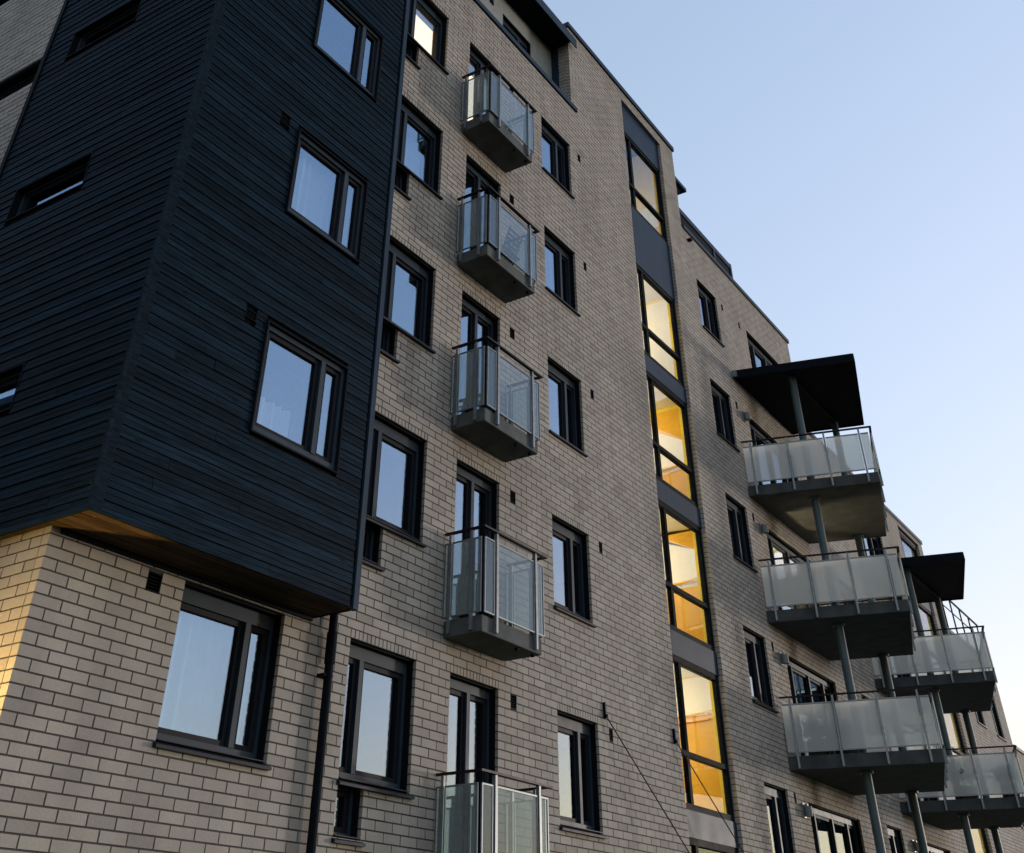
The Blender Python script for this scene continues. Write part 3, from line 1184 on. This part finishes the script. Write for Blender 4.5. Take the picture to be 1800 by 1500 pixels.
for zb in SLAB[1:4]:
    big_balcony(bld, 0, zb)
columns(bld, 0, 14.44)
canopy(bld, 0, 14.44)
OX = 7.84
for zb in SLAB[1:3]:
    big_balcony(bld2, OX, zb)
columns(bld2, OX, 14.44 - 2.915)
canopy(bld2, OX, 14.44 - 2.915)

# wall lamps beside the balcony doors (switched off)
for bb, ox, ks in ((bld, 0, (0, 1, 2, 3)), (bld2, OX, (0, 1, 2))):
    for k in ks:
        zz = WT[k] - 0.42
        l = empty('wall_lamp', (24.95 + ox, 0, zz), bb)
        obj('back_plate', MB().box(24.89 + ox, 25.01 + ox, -0.04, -0.002, zz, zz + 0.26).mesh('back_plate', 'galv'), l)
        obj('shade', MB().tube((24.95 + ox, -0.12, zz + 0.02), (24.95 + ox, -0.12, zz + 0.2), 0.08, 12).mesh('shade', 'white_plastic'), l)
        obj('arm', MB().box(24.93 + ox, 24.97 + ox, -0.12, -0.041, zz + 0.2, zz + 0.24).mesh('arm', 'galv'), l)

# ------------------------------------------------------------------ stairwells
def stairwell(bb, S, glaz, levels, watts, bands, rails, y_back=4.6):
    x0, x1, zb, zt = S
    root = empty('stair_glazing', (x0, 0.1, zb), bb)

    def part(nm, m_, mt, bevel=0):
        return obj(nm, m_.mesh(nm, mt), root, bevel=bevel)
    F0, F1 = 0.12, 0.21
    xm = x0 + 0.52
    part('jamb', MB().box(x0 + 0.002, x0 + 0.06, F0, F1, zb, zt - 0.01), 'black')
    part('jamb', MB().box(x1 - 0.10, x1 - 0.002, F0, F1, zb, zt - 0.01), 'black')
    part('mullion', MB().box(xm - 0.05, xm + 0.05, F0 - 0.012, F1 - 0.004, zb, zt - 0.01), 'black')
    prev = zb
    for g0, g1, tr in glaz:
        if g0 - prev > 0.05:
            part('spandrel', MB().box(x0 + 0.061, x1 - 0.004, F0 - 0.04, F0 - 0.013, prev + 0.05, g0 - 0.05), 'spandrel')
        for zz, hh in ((g0, 0.05), (g1, 0.05), (tr, 0.04)):
            part('transom', MB().box(x0 + 0.061, x1 - 0.101, F0 - 0.025, F1 - 0.002, zz - hh, zz + hh), 'black')
        for a, c in ((x0 + 0.061, xm - 0.051), (xm + 0.051, x1 - 0.101)):
            for z0, z1 in ((g0 + 0.051, tr - 0.041), (tr + 0.041, g1 - 0.051)):
                part('pane', MB().box(a, c, F0 + 0.03, F0 + 0.038, z0, z1), 'stair_glass')
        prev = g1
    if zt - prev > 0.1:
        part('spandrel', MB().box(x0 + 0.061, x1 - 0.004, F0 - 0.04, F0 - 0.013, prev + 0.05, zt - 0.012), 'spandrel')
    # the shaft behind the glass
    sh = empty('stair_shaft', ((x0 + x1) / 2, 2, zb), bb)

    def p2(nm, m_, mt):
        return obj(nm, m_.mesh(nm, mt), sh)
    p2('shaft_wall', MB().box(x0 - 0.2, x0 - 0.004, 0.302, y_back, 0.3, zt), 'yellow')
    p2('shaft_wall', MB().box(x1 + 0.004, x1 + 0.2, 0.302, y_back, 0.3, zt), 'yellow')
    p2('shaft_wall', MB().box(x0 - 0.2, x1 + 0.2, y_back, y_back + 0.2, 0.3, zt), 'orange')
    xc = (x0 + x1) / 2
    p2('yellow_jamb', MB().box(x1 - 0.04, x1 + 0.002, 0.213, 0.302, 0.3, zt - 0.02), 'yellow')
    p2('yellow_jamb', MB().box(x0 - 0.002, x0 + 0.04, 0.213, 0.302, 0.3, zt - 0.02), 'yellow')
    for i, h in enumerate(levels):
        # half landing behind each spandrel, with its railing; the painted bands of the end wall above it
        p2('half_landing', MB().box(x0, x1, 0.32, y_back - 0.01, h - 0.16, h), 'stair_white')
        for band in bands[i]:
            (ya, za, zb_), (yc, zc, zd), mt = band
            X0_, X1_ = x1 - 0.03, x1 + 0.003
            p2('wall_band', MB().hexa([(X0_, ya, za), (X1_, ya, za), (X1_, yc, zc), (X0_, yc, zc), (X0_, ya, zb_), (X1_, ya, zb_), (X1_, yc, zd), (X0_, yc, zd)]), mt)
        for za, zb_ in rails[i]:
            p2('stair_rail', MB().box(x1 - 0.10, x1 - 0.06, 0.36, 1.8, za, zb_), 'orange')
        p2('ceiling_lamp', MB().tube((x0 + 0.9, 1.5, h + 2.62), (x0 + 0.9, 1.5, h + 2.68), 0.16, 16), 'lampglow')
        ld = bpy.data.lights.new('stair_light', 'POINT')
        ld.energy = watts[i]
        ld.color = (1.0, 0.84, 0.60)
        ld.shadow_soft_size = 0.16
        lo_ = bpy.data.objects.new('stair_light', ld)
        COL.objects.link(lo_)
        lo_.location = (x0 + 0.9, 1.5, h + 2.1)


def bands_for(h, w0, i0, i1, top):
    """white panel from w0 up to the slanting flight edge i0..i1, orange to top, yellow above; orange balustrade below"""
    return [((0.305, w0, i0), (1.5, w0, i1), 'stair_white'), ((0.305, i0 + 0.002, top), (1.5, i1 + 0.002, top), 'orange'),
            ((0.305, top + 0.002, h + 2.7), (1.5, top + 0.002, h + 2.7), 'yellow'),
            ((0.305, w0 - 0.115, w0 - 0.03), (1.5, w0 - 0.115, w0 - 0.03), 'stair_white'), ((0.305, h + 0.4, w0 - 0.117), (1.5, h + 0.4, w0 - 0.117), 'orange')]


def white_for(h, z0):
    return [((0.305, z0, h + 2.7), (1.5, z0, h + 2.7), 'stair_white'), ((0.305, h + 0.05, z0 - 0.002), (1.5, h + 0.05, z0 - 0.002), 'orange')]


B0 = [white_for(3.98, 6.02) + [], bands_for(6.87, 8.53, 9.16, 9.7, 9.605), bands_for(9.8, 11.07, 11.62, 12.3, 12.42), white_for(12.66, 12.9), white_for(15.6, 17.6)]
stairwell(bld, STAIR, [(2.25, 3.74, 3.0), (4.24, 6.6, 5.06), (7.13, 9.52, 7.94), (10.04, 12.40, 10.81), (12.90, 15.2, 13.63), (16.98, 19.3, 17.68)],
          [3.98, 6.87, 9.8, 12.66, 15.6], [16, 17, 17, 18, 9], B0, [[(5.89, 5.92), (5.985, 6.015)], [(8.495, 8.525)], [(11.02, 11.05)], [], []])
stairwell(bld2, STAIR2, [(2.25, 3.74, 3.0), (4.24, 6.6, 5.06), (7.13, 9.52, 7.94), (10.04, 12.40, 10.81), (12.90, 14.7, 13.63)],
          [3.98, 6.87, 9.8], [7, 7, 5], [[((0.305, h + 0.05, h + 2.7), (1.5, h + 0.05, h + 2.7), 'orange')] for h in (3.98, 6.87, 9.8)], [[], [], []])

# lit rooms
def room_light(x, y, z, e, col=(1.0, 0.72, 0.4), r=0.12):
    ld = bpy.data.lights.new('room_light', 'POINT')
    ld.energy = e
    ld.color = col
    ld.shadow_soft_size = r
    o = bpy.data.objects.new('room_light', ld)
    COL.objects.link(o)
    o.location = (x, y, z)
    return o


def lamp_thing(x, y, z, label):
    t = tag(empty('pendant_lamp', (x, y, z)), label, 'lamp')
    obj('bulb', MB().tube((x, y, z), (x, y, z + 0.1), 0.06, 12).mesh('bulb', 'lampglow'), t)
    obj('flex', MB().tube((x, y, z + 0.101), (x, y, z + 0.5), 0.008, 6).mesh('flex', 'black'), t)


room_light(26.1, 1.1, 9.3, 170)
lamp_thing(26.1, 1.1, 9.75, 'small lit lamp in the room behind the middle frosted balcony')

# ------------------------------------------------------------------ curtains and blinds
def curtain(x0, x1, z0, z1, y, label, folds=9, amp=0.03, m='curtain'):
    me = MB()
    n = folds * 6
    for s in (0, 1):
        for i in range(n + 1):
            u = i / n
            yy = y + amp * math.sin(u * folds * 2 * math.pi + 0.7 * math.sin(u * 9)) + s * 0.004
            x = x0 + (x1 - x0) * u
            me.v += [(x, yy, z0), (x, yy + 0.01 * math.sin(u * 17), z1)]
    for s in (0, 1):
        o = s * 2 * (n + 1)
        for i in range(n):
            q = (o + 2 * i, o + 2 * i + 2, o + 2 * i + 3, o + 2 * i + 1)
            me.f.append(q if s == 0 else tuple(reversed(q)))
    o = me.build('curtain', m)
    for p in o.data.polygons:
        p.use_smooth = True
    return tag(o, label, 'curtain')


curtain(7.62, 8.98, 3.6, 4.88, 0.36, 'white gathered curtain inside the wide window under the timber bay')
tag(MB().box(10.3, 11.45, 0.34, 0.35, WT[4] - 1.4, WT[4] - 0.22).build('roller_blind', 'blind'), 'glowing cream roller blind in the topmost window beside the timber bay', 'blind')
tag(MB().box(12.3, 12.95, 0.34, 0.35, WT[4] - 2.2, WT[4] - 0.35).build('roller_blind', 'blind'), 'glowing cream blind behind the topmost small balcony door', 'blind')
curtain(25.45, 25.95, 8.55, 10.6, 0.5, 'yellow lit curtain behind the balcony door above the middle frosted balcony', folds=4, m='yellow')
curtain(7.56, 8.92, 9.38, 10.62, -0.40, 'pale drawn curtain in the middle timber bay window', folds=11, amp=0.02)
curtain(14.35, 14.75 + 1.0, WT[2] - 1.4, WT[2] - 0.2, 0.5, 'pale curtain in the small window right of the middle small balcony', folds=8)
curtain(10.9, 11.42, WT[3] - 1.4, WT[3] - 0.2, 0.42, 'narrow pale curtain in the second highest window beside the timber bay', folds=4)
curtain(7.56, 8.3, 6.5, 7.0, -0.42, 'short pale net curtain low in the lowest timber bay window', folds=5)

# ------------------------------------------------------------------ added house outside the frame, shading the left face of the bay
nb = tag(empty('shade_house', (-14, 14, 0)), 'added unseen house that shades the left side of the timber bay', 'building')
MB().box(-24, -9, 6, 34, 0, 19).build('wall', 'room', nb)
MB().box(-24.4, -8.6, 5.6, 34.4, 19.002, 19.3).build('roof', 'cap', nb)
for i in range(6):
    for j in range(5):
        y0, z0 = 8 + i * 4.2, 2.0 + j * 3.2
        MB().box(-8.999, -8.93, y0, y0 + 1.6, z0, z0 + 1.7).build('window', 'sash', nb)
        MB().box(-8.929, -8.92, y0 + 0.1, y0 + 1.5, z0 + 0.1, z0 + 1.6).build('pane', 'glass', nb)

# ------------------------------------------------------------------ things kept on the large balconies
def shrub(x, y, z, h, r, label):
    t = tag(empty('potted_shrub', (x, y, z)), label, 'plant', 'plants on the frosted balconies')
    obj('pot', MB().tube((x, y, z + 0.002), (x, y, z + 0.3), r * 0.7, 14).mesh('pot', 'pot'), t)
    obj('stem', MB().tube((x, y, z + 0.3), (x, y, z + h * 0.8), 0.02, 6).mesh('stem', 'pot'), t)
    m = MB()
    q = random.Random(int(x * 97))
    for _ in range(420):
        u = Vector((q.gauss(0, 1), q.gauss(0, 1), q.gauss(0, 1))).normalized() * (q.random() ** 0.4)
        c = Vector((x, y, z + 0.3 + (h - 0.3) / 2)) + Vector((u.x * r, u.y * r, u.z * (h - 0.3) / 2))
        a = Vector((q.gauss(0, 1), q.gauss(0, 1), q.gauss(0, 1))).normalized()
        b = a.orthogonal().normalized()
        k = len(m.v)
        m.v += [tuple(c), tuple(c + a * 0.05 + b * 0.025), tuple(c + a * 0.1), tuple(c + a * 0.05 - b * 0.025)]
        m.f.append((k, k + 1, k + 2, k + 3))
    tag(obj('foliage', m.mesh('foliage', 'leaf'), t), kind='stuff')


shrub(24.98, -0.55, SLAB[1] + 0.255, 0.75, 0.34, 'bushy potted shrub in the inner corner of the lowest nearer frosted balcony')
shrub(25.14, -1.15, SLAB[1] + 0.255, 0.7, 0.3, 'smaller potted shrub beside the column on the lowest nearer frosted balcony')
shrub(24.98 + OX + 0.3, -1.55, SLAB[1] + 0.255, 1.0, 0.42, 'tall potted shrub on the lowest farther frosted balcony')
shrub(24.98 + OX + 0.55, -2.6, SLAB[1] + 0.255, 0.75, 0.3, 'low potted shrub at the outer corner of the farther frosted balcony')

def folding_chair(x, y, z, label):
    t = tag(empty('folding_chair', (x, y, z)), label, 'chair')
    for sx in (0, 0.4):
        obj('leg', MB().tube((x + sx, y - 0.18, z), (x + sx, y + 0.16, z + 0.45), 0.012, 6).mesh('leg', 'black'), t)
        obj('back_post', MB().tube((x + sx, y + 0.16, z), (x + sx, y - 0.2, z + 0.92), 0.012, 6).mesh('back_post', 'black'), t)
    for i in range(5):
        yy = y - 0.15 + i * 0.07
        obj('seat_slat', MB().box(x, x + 0.4, yy, yy + 0.05, z + 0.44, z + 0.455).mesh('seat_slat', 'pot'), t)
    for i in range(5):
        zz = z + 0.52 + i * 0.08
        yy = y + 0.16 - 0.36 * (zz - z) / 0.92
        obj('back_slat', MB().box(x, x + 0.4, yy - 0.03, yy - 0.015, zz, zz + 0.05).mesh('back_slat', 'pot'), t)


folding_chair(12.95, -0.3, SLAB[3] + 0.213, 'dark slatted folding chair on the second highest small balcony')

# ------------------------------------------------------------------ cables with their wall brackets
for i, (x, lab) in enumerate(((16.41, 'thin black cable falling from the bracket right of the lowest small window'), (18.92, 'thin black cable falling across the lit stairwell from its bracket'))):
    t = tag(empty('cable', (x, 0, 5.1)), lab, 'cable', 'cables hung from the brick wall')
    e = (x + 0.736 * 7.4, -0.03 - 0.142 * 7.4, 5.15 - 0.662 * 7.4)
    obj('wire', MB().tube((x + 0.005, -0.05, 5.13), e, 0.011, 6).mesh('wire', 'cable'), t)
    obj('bracket', MB().box(x - 0.012, x + 0.012, -0.045, -0.002, 5.1, 5.33).box(x - 0.018, x + 0.018, -0.075, -0.046, 5.11, 5.16).mesh('bracket', 'black'), t)

# ------------------------------------------------------------------ roof railing of the far block
rr = empty('roof_railing', (46, 0.2, 12.3), bld3)
MB().box(X2 + 0.2, X3 - 0.1, 0.1, 0.15, 13.78, 13.84).build('top_rail', 'black', rr)
MB().box(X2 + 0.2, X3 - 0.1, 0.11, 0.14, 13.3, 13.33).build('mid_rail', 'black', rr)
for i in range(6):
    x = X2 + 0.3 + i * 1.42
    MB().box(x, x + 0.05, 0.1, 0.15, 12.29, 13.78).build('post', 'black', rr)
MB().box(X2 + 0.1, 46.5, 1.5, 5, 12.06, 13.2).build('roof_hut', 'cap', bld3)

# small fitting high on the wing
MB().box(22.62, 22.72, -0.12, -0.002, 17.68, 17.74).build('wall_spike', 'black', bld)

# ------------------------------------------------------------------ street lamp at the side of the house (its light falls on the corner)
sl = tag(empty('street_lamp', (4.5, 1.0, 0)), 'short warm lamp post standing by the side wall', 'lamp post')
obj('post', MB().tube((4.5, 1.0, 0), (4.5, 1.0, 2.0), 0.05, 12).mesh('post', 'black'), sl)
obj('lantern', MB().tube((4.5, 1.0, 2.001), (4.5, 1.0, 2.12), 0.11, 16).mesh('lantern', 'lampglow'), sl)
obj('hood', MB().tube((4.5, 1.0, 2.54), (4.5, 1.0, 2.57), 0.23, 16).mesh('hood', 'black'), sl)
ld = bpy.data.lights.new('lamp_light', 'POINT')
ld.energy = 260
ld.color = (1.0, 0.66, 0.2)
ld.shadow_soft_size = 0.13
lo = bpy.data.objects.new('lamp_light', ld)
COL.objects.link(lo)
lo.location = (4.5, 1.0, 2.24)
